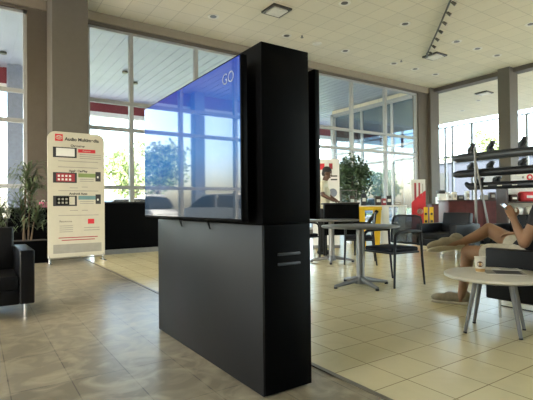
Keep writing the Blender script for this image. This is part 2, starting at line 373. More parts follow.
def tree(loc, h, w, label, seed, n=1800, leaf=0.35):
    rnd = random.Random(seed); t = thing('tree', label, 'tree', loc, 0, 'trees outside the windows')
    tr = MB().tube([(0, 0, -0.1), (0.05, 0, h * .2), (-0.03, 0.03, h * .45), (0, 0, h * .8)], [h * .03, h * .024, h * .018, h * .006])
    for k in range(5):
        a = k * 1.3; tr.tube([(0, 0, h * (.3 + .08 * k)), (math.cos(a) * w * .25, math.sin(a) * w * .25, h * (.5 + .08 * k))], [h * .012, h * .005], 6)
    obj('trunk', tr, 'bark', t)
    cs = [((rnd.uniform(-.3, .3) * w, rnd.uniform(-.3, .3) * w, h * rnd.uniform(.38, .86)), (w * .24, w * .24, h * .13)) for k in range(11)]
    obj('crown', leaf_cloud(n, cs, leaf, rnd), 'tree_leaf', t, False, False)
    return t
tree((10.4, 34, 0), 6.6, 4.6, 'pale green tree outside, between the banner and the big screen', 1, 2600)
tree((-8.6, 30, 0), 6.0, 5.0, 'green tree outside, mirrored at the right of the big screen', 3)
tree((-3.4, 33, 0), 5.0, 4.0, 'green tree outside, mirrored in the middle of the big screen', 4)
tree((52, 29, 0), 10.3, 6, 'hazy tree outside just left of the right-hand column', 7, 1800, 0.5)
tree((54, 36.0, 0), 7.6, 5, 'low hazy tree outside above the left ends of the step bars', 8, 1800, 0.5)
tree((52, 23.0, 0), 9, 5, 'hazy tree outside at the right edge of the photo', 9, 1800, 0.5)
tree((29, 40, 0), 4.2, 5, 'low tree outside beside the potted ficus', 10)
tree((37, 42, 0), 4.4, 6, 'low tree outside behind the red poster', 11)

bl = thing('building', 'long grey building seen outside beyond the far windows', 'building', (44, 28, 0))
obj('wall', MB().bx((-3, -14, -0.1), (3, 10, 5.2)), 'building_grey', bl, False); obj('roof', MB().bx((-3.2, -14.2, 5.2), (3.2, 10.2, 5.5)), 'dark_header', bl, False)
for k in range(4): obj('window', MB().bx((-3.06, -12 + k * 5.5, 2.4), (-2.98, -9 + k * 5.5, 4.2)), 'car_glass', bl, False)

def car(loc, rz, paint, label):
    t = thing('car', label, 'car', loc, rz, 'cars parked outside')
    body = [(-2.2, 0, .35), (-2.25, 0, .75), (-2.1, 0, .95), (-1.2, 0, 1.02), (1.1, 0, 1.02), (2.0, 0, .85), (2.25, 0, .65), (2.25, 0, .35)]
    b = MB().prism([(x, -0.88, z) for x, y, z in body], (0, 1.76, 0)); bmesh.ops.bevel(b.bm, geom=list(b.bm.edges), offset=.06, segments=2, affect='EDGES')
    obj('car_body', b, paint, t)
    cab = [(-2.0, 0, .98), (-1.7, 0, 1.42), (-0.2, 0, 1.5), (0.45, 0, 1.42), (1.25, 0, .98)]
    c = MB().prism([(x, -0.76, z) for x, y, z in cab], (0, 1.52, 0)); bmesh.ops.bevel(c.bm, geom=list(c.bm.edges), offset=.07, segments=2, affect='EDGES')
    obj('cabin_glass', c, 'car_glass', t)
    obj('roof', MB().bx((-1.6, -0.68, 1.44), (0.35, 0.68, 1.53), 0.03).bx((-0.62, -0.78, 1.0), (-0.52, 0.78, 1.47)), paint, t)
    for sx in (-1.4, 1.4):
        for sy in (-0.86, 0.86):
            w = obj('wheel', MB().cyl((sx, sy - .1, .3), (sx, sy + .1, .3), .33, n=24), 'tyre', t)
            obj('hubcap', MB().cyl((sx, sy - .11, .3), (sx, sy + .11, .3), .2, n=16), 'car_silver', w)
    return t
car((7.6, 24.5, -0.08), R(8), 'car_white', 'white car parked outside, left of the big screen')
car((-2.6, 17.5, -0.08), R(60), 'car_white', 'white car outside, mirrored at the lower left of the big screen')
car((-5.9, 15.5, -0.08), R(75), 'car_white', 'white car outside, mirrored at the lower right of the big screen')
car((21.5, 26, -0.08), R(10), 'car_silver', 'silver car parked outside behind the potted ficus')
car((27.5, 26.5, -0.08), R(5), 'car_white', 'white car parked outside behind the red poster')
car((36, 20, -0.08), R(70), 'car_silver', 'silver car parked outside the far right windows')

# ------------------------------------------------------------------ ceiling fittings
def downlight(x, y, label, lens='lamp_dark'):
    t = thing('downlight', label, 'ceiling light', (x, y, ZC), 0, 'recessed ceiling downlights')
    obj('trim_ring', MB().lathe([(0.085, -0.002), (0.15, -0.012), (0.155, 0.0), (0.085, 0.0)], n=24), 'vent_white', t)
    obj('reflector', MB().lathe([(0.0005, -0.004), (0.05, -0.012), (0.09, -0.006), (0.09, 0.0), (0.0005, 0.0)], n=24), lens, t)
    return t
ords = ['first', 'second', 'third', 'fourth', 'fifth', 'sixth', 'seventh']
for k, x in enumerate((5.34, 7.80, 8.99, 10.22, 12.64, 13.84, 15.1)):
    downlight(x, 10.45, ('pale ' if k == 2 else '') + 'recessed downlight, %s from the left in the row nearest the back windows' % ords[k], 'vent_white' if k == 2 else 'lamp_dark')
for k, x in enumerate((7.78, 10.13, 12.62, 13.79, 15.0)):
    downlight(x, 7.96, 'recessed downlight, %s from the left in the middle ceiling row' % ords[k])
downlight(13.2, 6.02, 'recessed downlight at the far right edge of the photo')
for k, (x, y) in enumerate(((19.5, 13.6), (20.8, 12.0), (22.3, 13.8), (21.5, 11.0), (19.3, 9.8))):
    downlight(x, y, 'recessed downlight in the far wing ceiling, %s' % ['nearest the corner column', 'left of the square vent', 'nearest the far windows', 'right of the square vent', 'beside the right-hand column'][k])
for x, y, l in ((8.19, 10.2, 'tiny ceiling sprinkler above the black kiosk'), (12.55, 10.05, 'tiny ceiling sprinkler left of the middle ceiling vent')):
    tag(obj('sprinkler', MB().cyl((x, y, ZC - .06), (x, y, ZC), .02).cyl((x, y, ZC - .07), (x, y, ZC - .06), .045), 'grey_metal'), l, 'sprinkler', 'ceiling sprinklers')
def vent(x, y, label):
    t = thing('ceiling_vent', label, 'ceiling vent', (x, y, ZC), 0, 'square ceiling vents')
    f = MB()
    for a, b in (((-.29, -.29), (.29, -.24)), ((-.29, .24), (.29, .29)), ((-.29, -.24), (-.24, .24)), ((.24, -.24), (.29, .24))): f.bx((*a, -.05), (*b, 0))
    obj('vent_frame', f, 'lamp_dark', t, False)
    obj('vent_plate', MB().bx((-.215, -.215, -.075), (.215, .215, -.045), .01), 'vent_white', t, False)
    return t
vent(6.55, 9.2, 'square white ceiling vent above the kiosk'); vent(13.16, 9.13, 'square white ceiling vent at the end of the track lights'); vent(19.55, 11.0, 'square white ceiling vent in the far wing')
tk = thing('track_light', 'dark track of small spotlights on the ceiling', 'track light', (0, 0, 0))
pts = [(9.2, 5.75), (12.68, 9.05)]
obj('track_rail', MB().tube([(9.2, 5.75, ZC - .05), (11.0, 7.46, ZC - .05), (12.72, 9.12, ZC - .05)], .028), 'lamp_dark', tk)
for k in range(8):
    f = (k + .35) / 8; x = 9.2 + f * 3.5; y = 5.75 + f * 3.35
    s_ = obj('spotlight', MB().cyl((x, y, ZC - .06), (x, y, ZC - .13), .012).cyl((x + .01, y - .02, ZC - .12), (x + .06, y - .09, ZC - .2), .034, .045), 'lamp_dark', tk)
obj('rail_feed', MB().tube([(12.72, 9.12, ZC), (12.72, 9.12, ZC - .14), (12.6, 9.02, ZC - .1)], .03), 'steel_grey', tk)

# ------------------------------------------------------------------ display kiosk
kx0, kx1, ky0, ky1, kz = 1.236, 1.556, 1.885, 3.43, 1.857
k = thing('display_kiosk', 'tall black display kiosk standing on the dark tile edge', 'kiosk', ((kx0 + kx1) / 2, (ky0 + ky1) / 2, 0))
ox, oy = (kx0 + kx1) / 2, (ky0 + ky1) / 2
def L(x, y, z): return (x - ox, y - oy, z)
obj('cabinet', MB().bx(L(kx0 + .012, ky0, 0.008), L(kx1, ky1, 0.897), .003).bx(L(kx0 + .004, ky0, .9), L(kx1, ky1, kz), .003), 'black_laminate', k)
obj('front_panel', MB().bx(L(kx0, ky0 + .002, .008), L(kx0 + .012, ky1, .895), .002), 'charcoal_laminate', k)
obj('toe_kick', MB().bx(L(kx0 + .03, ky0 + .04, 0), L(kx1 - .02, ky1 - .04, .01)), 'bezel', k)
for z in (.738, .685):
    obj('pull_handle', MB().bx(L(1.328, ky0 - .016, z - .007), L(1.476, ky0 - .002, z + .007), .004), 'tube_grey', k)
for y in (2.92, 2.475):
    obj('cable_hook', MB().tube([L(1.2, y, .93), L(1.215, y, .885), L(1.222, y - .015, .855), L(1.228, y + .004, .852), L(1.226, y + .012, .9)], .004, 6), 'black_plastic', k)
def tv(label, x_screen, sgn, ya, yb, za, zb, lit, reach=.093):
    cx, cy, cz = x_screen, (ya + yb) / 2, (za + zb) / 2; w, h = (yb - ya), (zb - za)
    t = thing('television', label, 'television', (cx, cy, za))
    zc = h / 2
    d = -sgn   # from the screen back towards the kiosk
    obj('casing', MB().bx((d * .004, -w / 2, 0), (d * .045, w / 2, h), .006), 'bezel', t)
    s_ = obj('screen', MB().bx((d * .0035, -w / 2 + .008, .014), (d * .010, w / 2 - .008, h - .008)).bx((d * .002, -w / 2 + .008, .014), (d * .006, w / 2 - .008, h - .008)), 'screen' if lit else 'bezel', t, False)
    obj('wall_bracket', MB().bx((d * .045, -.3, h * .3), (d * reach, .3, h * .7)), 'black_plastic', t, False)
    return t, s_, w, h
t1, scr, w1, h1 = tv('large lit blue television on the left face of the kiosk', 1.14, -1, 1.935, 3.475, .915, 1.79, True)
text('lettering', 'GO', .085, (.0005, -w1 / 2 + .13, h1 - .1), (R(90), 0, R(-90)), 'pillar_blue', t1, .0005)
tv('second television on the far side of the kiosk, only its dark edge showing', 1.69, 1, 1.94, 3.47, .915, 1.795, False, .1335)

# ------------------------------------------------------------------ audio banner stand
b = thing('banner_stand', 'tall cream banner stand with phone pictures headed Audio Multimedia', 'banner stand', (1.55, 8.55, 0), R(1.5))
bw, z0, z1 = .487, .1, 2.36
def rounded_panel(w, z0, z1, r, n=8):
    p = [(-w, z0), (w, z0)]
    p += [(w - r + r * math.cos(a), z1 - r + r * math.sin(a)) for a in [PI / 2 * i / n for i in range(n + 1)]]
    p += [(-w + r + r * math.cos(a), z1 - r + r * math.sin(a)) for a in [PI / 2 + PI / 2 * i / n for i in range(n + 1)]]
    return [(x, 0, z) for x, z in p]
obj('banner_panel', MB().prism([(x, -.015, z) for x, y, z in rounded_panel(bw, z0, z1, .13)], (0, .03, 0)), 'banner', b)
fr = MB()
for sx in (-1, 1): fr.cyl((sx * .46, 0, 0), (sx * .46, 0, .14), .016)
fr.cyl((-.46, 0, .07), (.46, 0, .07), .012)
obj('bottom_rail', fr, 'chrome', b)
for sx in (-1, 1): obj('foot', MB().bx((sx * .46 - .02, -.2, 0), (sx * .46 + .02, .2, .015), .004), 'chrome', b)
YF = -.0165
def card(name, x0, x1, za, zb, m, y=YF, bev=.0):
    return obj(name, MB().bx((x0, y, za), (x1, -.014, zb), bev), m, b, False)
def fx(u): return -bw + (u - 47) / 56.5 * 2 * bw       # across the printed face
def fz(v): return z1 - (v - 132.5) / 126.5 * (z1 - z0)
card('emblem', fx(54), fx(61.5), fz(142), fz(135), 'red')
em = MB()
for rx, rz, cz in ((.05, .034, 0), (.018, .034, 0), (.032, .014, .014)):
    em.tube([(fx(57.8) + rx * math.cos(a), YF - .001, (fz(138.4)) + cz + rz * math.sin(a)) for a in [2 * PI * i / 20 for i in range(21)]], .004, 6)
obj('emblem_ring', em, 'banner', b)
text('lettering', 'Audio Multimedia', .082, (fx(80.5), YF, fz(139.6)), (R(90), 0, 0), 'ink', b, bold=.0028)
text('lettering', 'Overview', .06, (fx(76), YF, fz(146.2)), (R(90), 0, 0), 'ink', b, bold=.0018)
text('lettering', 'Apple CarPlay', .055, (fx(76.5), YF, fz(171.8)), (R(90), 0, 0), 'ink', b, bold=.0018)
text('lettering', 'Android Auto', .055, (fx(76.5), YF, fz(195)), (R(90), 0, 0), 'ink', b, bold=.0018)
for i, (va, vb, colr) in enumerate(((148, 158.5, 'white'), (173.5, 184, 'dim_red'), (197, 207.5, 'bezel'))):
    card('phone_picture', fx(52), fx(75), fz(vb), fz(va), 'ink', YF, .0)
    card('phone_screen', fx(55), fx(73), fz(vb - 1.4), fz(va + 1), colr, YF - .001)
    if i:
        for r_ in range(2):
            for c_ in range(4): card('app_icon', fx(56.5 + c_ * 3.6), fx(58.6 + c_ * 3.6), fz(va + 4.5 + r_ * 3.6), fz(va + 2.5 + r_ * 3.6), 'grey_ink' if i == 2 else 'white', YF - .002)
        card('phone_picture', fx(94), fx(99.5), fz(vb - 2), fz(va - 1.5), 'ink')
        card('phone_screen', fx(95.6), fx(97.2), fz(vb - 5.5), fz(vb - 7.5), 'white', YF - .001)
card('phone_screen', fx(67.6), fx(73), fz(206.1), fz(198), 'banner', YF - .002)
for (ua, ub, va, vb, mm) in ((76.5, 94, 149, 152.6, 'red'), (76.5, 94, 174, 178, 'green_ink'), (76.5, 94, 197, 201, 'teal_ink'), (86, 92.5, 221, 226, 'red')): card('printed_block', fx(ua), fx(ub), fz(vb), fz(va), mm)
text('lettering', 'Features', .04, (fx(85), YF - .002, fz(150.8)), (R(90), 0, 0), 'banner', b)
lines = [(78, 100, v) for v in (154.5, 156.5, 158.5)] + [(57, 97, v) for v in (162, 168)] + [(78, 92, v) for v in (180, 182)] + [(68, 76, 189), (80, 86, 188), (57, 97, 192)] + [(78, 92, v) for v in (203, 205)] + [(68, 76, 212), (80, 86, 212), (57, 97, 217)] + \
    [(58, 71, v) for v in (227.5, 229.5, 231.5, 233.5)] + [(82, 98, v) for v in (230, 232.5)]
for a, c, v in lines: card('text_line', fx(a), fx(c), fz(v + .35), fz(v - .35), 'grey_ink')
text('lettering', 'Resources', .05, (fx(64), YF, fz(223)), (R(90), 0, 0), 'ink', b)
for a, c, v in ((57, 96, 239.5), (60, 93, 242)): card('text_line', fx(a), fx(c), fz(v + .45), fz(v - .45), 'dim_red')
card('printed_block', fx(52), fx(100), fz(255), fz(246), 'grey_ink')

# ------------------------------------------------------------------ left side: low wall, planter, plants
pw = thing('partition_wall', 'low black partition wall with silver base left of the kiosk', 'partition', (3.6, 9.4, 0))
obj('panel', MB().bx((-1.55, 0, .1), (1.7, .12, 1.07)), 'black_laminate', pw, False); obj('top_cap', MB().bx((-1.57, -.02, 1.07), (1.72, .14, 1.1)), 'black_plastic', pw, False)
obj('base', MB().bx((-1.55, -.015, 0), (1.7, .13, .1)), 'grey_metal', pw, False)
pw2 = thing('partition_wall', 'low black partition wall behind the leafy plants', 'partition', (-1.2, 10.0, 0))
obj('panel', MB().bx((.6, 0, .1), (2.6, .12, .98)), 'black_laminate', pw2, False); obj('top_cap', MB().bx((.58, -.02, .98), (2.62, .14, 1.0)), 'black_plastic', pw2, False)
obj('base', MB().bx((.6, -.015, 0), (2.6, .13, .1)), 'black_plastic', pw2, False)
pl = thing('planter_box', 'long black planter box holding two leafy cane plants', 'planter', (.2, 9.0, 0))
obj('trough', MB().bx((-.9, -.22, 0), (.92, .22, .4), .01), 'black_laminate', pl); obj('soil', MB().bx((-.87, -.19, .385), (.89, .19, .405)), 'soil', pl, False)
def dracaena(x, y, label, seed, canes):
    rnd = random.Random(seed); t = thing('cane_plant', label, 'plant', (x, y, .406), 0, 'leafy cane plants in the planter')
    for (dx, dy, tx, ty, h) in canes:
        obj('cane', MB().tube([(dx, dy, .0), ((dx * 2 + tx) / 3, (dy * 2 + ty) / 3, h * .4), (tx, ty, h)], [.016, .013, .010], 7), 'bark', t)
        lf = MB()
        for i in range(70):
            a = rnd.random() * 2 * PI; e = rnd.uniform(-.1, 1.25); ln = rnd.uniform(.26, .46); zz = h - rnd.random() * .42
            d = Vector((math.cos(a), math.sin(a), 0)); o_ = Vector((tx, ty, zz)); w = d.cross(Vector((0, 0, 1))) * rnd.uniform(.011, .018)
            p = [o_, o_ + d * ln * .4 + Vector((0, 0, e * ln * .45)), o_ + d * ln * .8 + Vector((0, 0, e * ln * .5)), o_ + d * ln * 1.05 + Vector((0, 0, (e - .6) * ln * .5))]
            ww = [.5, 1, .8, .05]
            vs = [(lf.bm.verts.new(q + w * k_), lf.bm.verts.new(q - w * k_)) for q, k_ in zip(p, ww)]
            for (a1, b1), (a2, b2) in zip(vs, vs[1:]): lf.bm.faces.new((a1, b1, b2, a2))
        obj('leaves', lf, 'dracaena_leaf', t, True, False)
    return t
dracaena(.80, 9.0, 'green cane plant beside the cream banner stand', 21, [(0, 0, .05, 0, 1.05), (-.05, .04, -.12, .05, .78), (.04, -.05, .14, -.1, .6), (-.08, -.02, -.02, -.12, 1.3)])
dracaena(.12, 9.0, 'green cane plant at the left edge behind the armchair', 22, [(.1, 0, .02, 0, .95), (.14, -.05, .2, -.06, .55), (-.1, .05, -.15, .05, 1.15), (.05, .05, .12, .1, .75)])
pk = thing('gift_box', 'small pink box on the low wall beside the banner', 'box', (1.17, 10.06, 1.0))
obj('box_body', MB().bx((-.07, -.04, 0), (.07, .05, .11), .004), 'pink', pk); obj('handle', MB().tube([(-.03, 0, .11), (-.02, 0, .15), (.02, 0, .15), (.03, 0, .11)], .006, 6), 'white', pk)
wf = thing('flower_pot', 'small white flowers in a pot at far left edge', 'flower pot', (.5, 9.75, 0.0))
obj('stand', MB().lathe([(.09, 0), (.09, .02), (.02, .03), (.02, .78), (.07, .8)], n=16), 'black_plastic', wf)
obj('pot', MB().lathe([(.05, .8), (.075, .9), (.07, .9), (.01, .88)], n=16), 'white', wf); obj('blooms', leaf_cloud(60, [((0, 0, .97), (.07, .07, .05))], .05, random.Random(5), 1.2), 'white', wf, False, False)

# ------------------------------------------------------------------ club armchairs (black leather)
def club_chair(label, loc, rz, w=.76, d=.72, leg_h=.19, arm_z=.62, back_z=.78, arm_w=.13, group='black leather armchairs'):
    """front faces local +Y; origin on floor in the middle of the front edge"""
    t = thing('armchair', label, 'armchair', loc, rz, group)
    obj('seat_base', MB().bx((-w / 2 + arm_w, -d, leg_h), (w / 2 - arm_w, -.02, leg_h + .13), .01), 'black_leather', t)
    obj('seat_cushion', MB().bx((-w / 2 + arm_w + .004, -d + .14, leg_h + .13), (w / 2 - arm_w - .004, -.005, leg_h + .255), .025, 3), 'black_leather', t)
    rot = Matrix.Rotation(R(9), 3, 'X')
    obj('backrest', MB().box((0, -d + .085, (back_z + leg_h) / 2 + .03), (w - 2 * arm_w - .01, .13, back_z - leg_h - .06), rot, .025, 3), 'black_leather', t)
    for sx in (-1, 1):
        xa, xb = sorted((sx * w / 2, sx * (w / 2 - arm_w)))
        obj('armrest', MB().bx((xa, -d, leg_h), (xb, 0, arm_z), .014, 3), 'black_leather', t)
    for sx in (-1, 1):
        for y in (-.09, -d + .07): obj('leg', MB().cyl((sx * (w / 2 - .07), y, 0), (sx * (w / 2 - .07), y, leg_h + .005), .013), 'chrome', t)
    for sx in (-1, 1): obj('leg_rail', MB().cyl((sx * (w / 2 - .07), -.09, .1), (sx * (w / 2 - .07), -d + .07, .1), .009), 'chrome', t)
    return t
club_chair('black leather armchair at the left edge, chrome legs', (.06, 4.47, 0), PI, .78, .78, .13, .615, .80, .12)
club_chair('black leather armchair the seated man is sitting in', (4.13, 2.12, 0), 0, .78, .80, .165, .606, .78, .085)
club_chair('black leather armchair seen between the mesh chair and the crossed shoe', (7.05, 4.93, 0), R(90), .84, .76, .2, .62, .82)
club_chair('black leather armchair just behind the seated man', (7.55, 3.9, 0), R(90), .8, .76, .2, .62, .78)

# ------------------------------------------------------------------ coffee table
ct = thing('coffee_table', 'round white coffee table on four slanted grey legs', 'coffee table', (3.37, 1.83, 0))
obj('tabletop', MB().lathe([(.345, .415), (.372, .428), (.372, .446), (.366, .45)], n=64), 'white_lam', ct)
for (x, y) in ((3.133, 1.944), (3.3, 1.61), (3.454, 2.06), (3.577, 1.72)):
    dx, dy = x - 3.37, y - 1.83
    l_ = obj('leg', MB().tube([(dx, dy, 0.004), (dx * .62, dy * .62, .416)], [.013, .019], 12), 'steel_grey', ct)
    obj('foot_cap', MB().cyl((dx, dy, 0), (dx * .99, dy * .99, .012), .014), 'black_plastic', l_)
cp = thing('paper_cup', 'white paper coffee cup with brown round logo on the coffee table', 'cup', (3.35, 1.94, .45))
obj('cup_body', MB().lathe([(.030, 0), (.032, .004), (.042, .118), (.044, .122), (.041, .122), (.029, .006), (.001, .006)], n=32), 'cup_paper', cp)
obj('logo_ring', MB().lathe([(.0368, .046), (.0404, .088)], n=32), 'cup_paper', cp)
vc = Vector((-3.35, -1.94, 0)).normalized(); ang = math.atan2(vc.y, vc.x)
def cup_patch(rz0, name, m, zc, rad, off):
    mb = MB(); c = mb.bm.verts.new((0, 0, 0)); ring = []
    for i in range(24):
        a = 2 * PI * i / 24; z = zc + rad * math.sin(a); u = rad * math.cos(a); r0 = .0326 + z * .0833 + off
        ring.append((r0 * math.cos(ang + u / r0), r0 * math.sin(ang + u / r0), z))
    r0 = .0326 + zc * .0833 + off; c.co = (r0 * math.cos(ang), r0 * math.sin(ang), zc)
    vs = [mb.bm.verts.new(p) for p in ring]
    for i in range(24): mb.bm.faces.new((c, vs[i], vs[(i + 1) % 24]))
    obj(name, mb, m, cp)
cup_patch(0, 'logo_disc', 'coffee_print', .066, .023, .001); cup_patch(0, 'logo_centre', 'tan_print', .066, .011, .002)
obj('colour_band', MB().lathe([(.0335, .006), (.0355, .03)], n=32), 'tan_print', cp)
def magazine(label, loc, rz, w, h, t, cover, band):
    m = thing('magazine', label, 'magazine', loc, rz, 'magazines on the coffee table')
    obj('pages', MB().bx((-w / 2, -h / 2, .001), (w / 2, h / 2, t), .001), 'white', m, False)
    c = obj('cover', MB().bx((-w / 2 - .002, -h / 2 - .002, t), (w / 2 + .002, h / 2 + .002, t + .0015)), cover, m, False)
    obj('cover_picture', MB().bx((-w / 2 + .015, -h / 2 + .02, t + .001), (w / 2 - .015, h * .25, t + .0022)), band, m, False)
    return m
magazine('dark covered magazine nearest the cup', (3.44, 1.80, .45), R(38), .2, .27, .006, 'grey_ink', 'ink')
magazine('pale magazine lying behind the dark magazine', (3.595, 1.86, .45), R(50), .09, .2, .008, 'white', 'grey_ink')

# ------------------------------------------------------------------ round meeting tables
def meeting_table(label, loc, top_r, feet):
    t = thing('meeting_table', label, 'table', loc, 0, 'round grey pedestal tables')
    obj('tabletop', MB().lathe([(top_r - .02, .715), (top_r, .722), (top_r, .738), (top_r - .006, .742)], n=64), 'table_grey', t)
    obj('pedestal', MB().lathe([(.055, .05), (.05, .1), (.048, .70), (.14, .705), (.14, .716)], n=24), 'grey_metal', t)
    obj('hub', MB().lathe([(.075, .03), (.08, .06), (.06, .11)], n=24), 'grey_metal', t)
    for a, r_ in feet:
        a = R(a); d = Vector((math.cos(a), math.sin(a), 0))
        l_ = obj('base_leg', MB().tube([d * .04 + Vector((0, 0, .085)), d * .2 + Vector((0, 0, .055)), d * r_ + Vector((0, 0, .03))], [.035, .026, .018], 10), 'grey_metal', t)
        obj('foot_glide', MB().cyl(d * (r_ - .01), d * (r_ - .01) + Vector((0, 0, .025)), .022), 'black_plastic', l_)
    return t
meeting_table('nearer round grey pedestal table beside the mesh-backed chair', (3.93, 3.80, 0), .472, [(174, .39), (256, .36), (344, .37), (78, .36)])
meeting_table('farther round grey pedestal table behind the kiosk edge', (5.16, 5.67, 0), .48, [(142, .36), (225, .34), (321, .37), (45, .35)])

# ------------------------------------------------------------------ mesh-backed arm chairs
def mesh_chair(label, loc, rz):
    """faces local +X, origin under the seat centre"""
    t = thing('mesh_chair', label, 'chair', loc, rz, 'black mesh-backed chairs')
    obj('seat', MB().bx((-.22, -.235, .415), (.235, .235, .47), .022, 3), 'black_fabric', t)
    obj('seat_frame', MB().bx((-.225, -.245, .395), (.235, .245, .42), .008), 'black_plastic', t)
    for sy in (-1, 1):
        y = sy * .265
        obj('leg', MB().tube([(.235, y, 0), (.225, y, .3), (.215, y, .58)], [.013, .016, .017], 10), 'black_plastic', t)
        obj('leg', MB().tube([(-.285, y, 0), (-.25, y, .3), (-.225, y, .66)], [.012, .016, .016], 10), 'black_plastic', t)
        obj('armrest', MB().tube([(.215, y, .57), (.205, y, .62), (.16, y, .655), (.05, y, .667), (-.14, y, .667), (-.235, y, .655)], [.017, .019, .021, .022, .022, .016], 10), 'black_plastic', t)
    bf = [(-.235 - .13 * (z - .5), y, z) for y, z in ((-.225, .50), (-.24, .62), (-.24, .78), (-.215, .835), (-.14, .85), (.14, .85), (.215, .835), (.24, .78), (.24, .62), (.225, .50), (-.225, .50))]
    obj('back_frame', MB().tube(bf, .013, 8), 'black_plastic', t)
    f = MB(); f.prism([(x - .002, y, z) for x, y, z in bf[:-1]], (.004, 0, 0))
    obj('back_mesh', f, 'chair_mesh', t, False)
    return t
mesh_chair('black mesh-backed chair tucked to the right of the nearer table', (4.36, 3.68, 0), R(176))
mesh_chair('black chair between the two round tables', (5.42, 5.28, 0), R(135))
mesh_chair('black chair behind the farther table, close to the kiosk edge', (5.02, 6.36, 0), R(-85))

# ------------------------------------------------------------------ standing man and his counter
pd = thing('standing_desk', 'black standing desk with deep front panel the standing person leans on', 'desk', (5.86, 6.19, 0), R(-33.8))
obj('front_panel', MB().bx((-.33, -.2, .42), (.33, -.17, 1.0), .004), 'black_laminate', pd); obj('desktop', MB().bx((-.34, -.21, 1.0), (.34, .23, 1.03), .005), 'black_plastic', pd)
obj('drawer_box', MB().bx((-.31, -.17, .62), (.31, .12, 1.0), .004), 'black_laminate', pd)
for sx in (-.3, .3):
    for y in (-.185, .1): obj('leg', MB().bx((sx - .018, y - .015, 0), (sx + .018, y + .015, .62), .003), 'black_plastic', pd)
ac = thing('acrylic_frame', 'clear acrylic frame standing on the black standing desk', 'display frame', (6.03, 6.12, 1.03), R(-33.8))
obj('sheet', MB().bx((-.15, -.004, .01), (.15, .004, .24)), 'acrylic', ac, False)
f = MB().bx((-.16, -.012, 0), (-.145, .012, .25)).bx((.145, -.012, 0), (.16, .012, .25)).bx((-.16, -.012, .235), (.16, .012, .25)).bx((-.16, -.03, 0), (.16, .03, .014))
obj('frame', f, 'grey_metal', ac, False)

def hand(caps, wrist, d, n, thumb_side, curl=.5, s=1.0):
    """palm plus five unequal bent fingers; d = pointing direction, n = palm normal"""
    d = Vector(d).normalized(); n = (Vector(n) - d * Vector(n).dot(d)).normalized(); sd = d.cross(n) * thumb_side
    w = Vector(wrist)
    for k, off in enumerate((-.027, -.009, .009, .027)):
        caps.append(('c', w + sd * off * .6 * s, .015 * s, w + d * .085 * s + sd * off * s, .0115 * s))
        ln = (.062, .075, .08, .072)[k] * s; r0 = .0088 * s
        p = w + d * .085 * s + sd * off * s; dd = d.copy()
        for j, f_ in enumerate((.45, .32, .23)):
            dd = (dd + n * curl * (.6 + .3 * j)).normalized(); q = p + dd * ln * f_
            caps.append(('c', p, r0, q, r0 * .9)); p = q; r0 *= .92
    p = w + d * .02 * s + sd * .02 * s; q = p + (d * .6 + sd * .9 + n * .3).normalized() * .045 * s; r_ = q + (d * .9 + sd * .25 + n * .35).normalized() * .032 * s; u = r_ + (d + n * .4).normalized() * .026 * s
    caps += [('c', p, .014 * s, q, .0115 * s), ('c', q, .0115 * s, r_, .0098 * s), ('c', r_, .0098 * s, u, .0085 * s)]

def head_caps(c, face, upv, s=1.0):
    c = Vector(c); f = Vector(face).normalized(); u = Vector(upv); u = (u - f * u.dot(f)).normalized(); sd = f.cross(u)
    rot = Matrix((sd, f, u)).transposed()
    return [('s', c + u * .03, .098 * s, (.80, 1.0, .98), rot), ('s', c + f * .03 - u * .045, .07 * s, (.82, .85, 1.05), rot), ('s', c + f * .055 - u * .095, .03 * s, (1.1, .8, .75), rot),
            ('c', c + f * .098 + u * .012, .008, c + f * .115 - u * .028, .013), ('s', c + f * .098 - u * .062, .018, (1.4, .6, .5), rot),
            ('s', c + sd * .078 - f * .005, .028, (.35, .7, 1.1), rot), ('s', c - sd * .078 - f * .005, .028, (.35, .7, 1.1), rot)], rot
def head_extras(c, face, upv, parent, hairm):
    c = Vector(c); f = Vector(face).normalized(); u = Vector(upv); u = (u - f * u.dot(f)).normalized(); sd = f.cross(u); rot = Matrix((sd, f, u)).transposed()
    blob('hair', [('s', c + u * .05 - f * .012, .1, (.86, 1.0, .88), rot), ('s', c - f * .045 + u * .0, .08, (.9, .7, 1.0), rot)], hairm, parent, .008, 3)
    for sg in (-1, 1):
        e = obj('eye', MB().sph(c + f * .09 + sd * sg * .032 + u * .008, .0125, n=12), 'white', parent)
        obj('iris', MB().sph(c + f * .098 + sd * sg * .032 + u * .008, .006, n=10), 'ink', e)
        obj('eyebrow', MB().cap(c + f * .096 + sd * sg * .018 + u * .03, .004, c + f * .086 + sd * sg * .048 + u * .032, .003, 8), hairm, parent)

# standing man: leaning a little over the podium, looking down to the right of the photo
mx = Vector((5.88, 6.58, 0))
sm = thing('person', 'standing person in a cream polo shirt leaning on the black standing desk', 'person', mx)
FR = Vector((.62, -.78, 0)).normalized()          # facing to the right and slightly towards the camera
SD = Vector((-FR.y, FR.x, 0))                      # his left
def S(fwd, side, z): return FR * fwd + SD * side + Vector((0, 0, z))
mv = -.10
caps = [('c', S(mv, .09, .92), .10, S(mv, -.09, .92), .10), ('c', S(mv, 0, .95), .13, S(mv + .03, 0, 1.15), .125), ('c', S(mv + .03, .06, 1.25), .115, S(mv + .03, -.06, 1.25), .115),
        ('c', S(mv + .03, .13, 1.40), .06, S(mv + .03, -.13, 1.40), .06), ('c', S(mv + .04, 0, 1.38), .062, S(mv + .07, 0, 1.52), .052)]
for sg in (1, -1):
    caps += [('c', S(mv, sg * .095, .9), .088, S(mv + .01, sg * .1, .5), .058), ('c', S(mv + .01, sg * .1, .5), .056, S(mv - .02, sg * .1, .09), .04), ('c', S(mv - .04, sg * .1, .04), .036, S(mv + .14, sg * .11, .03), .028)]
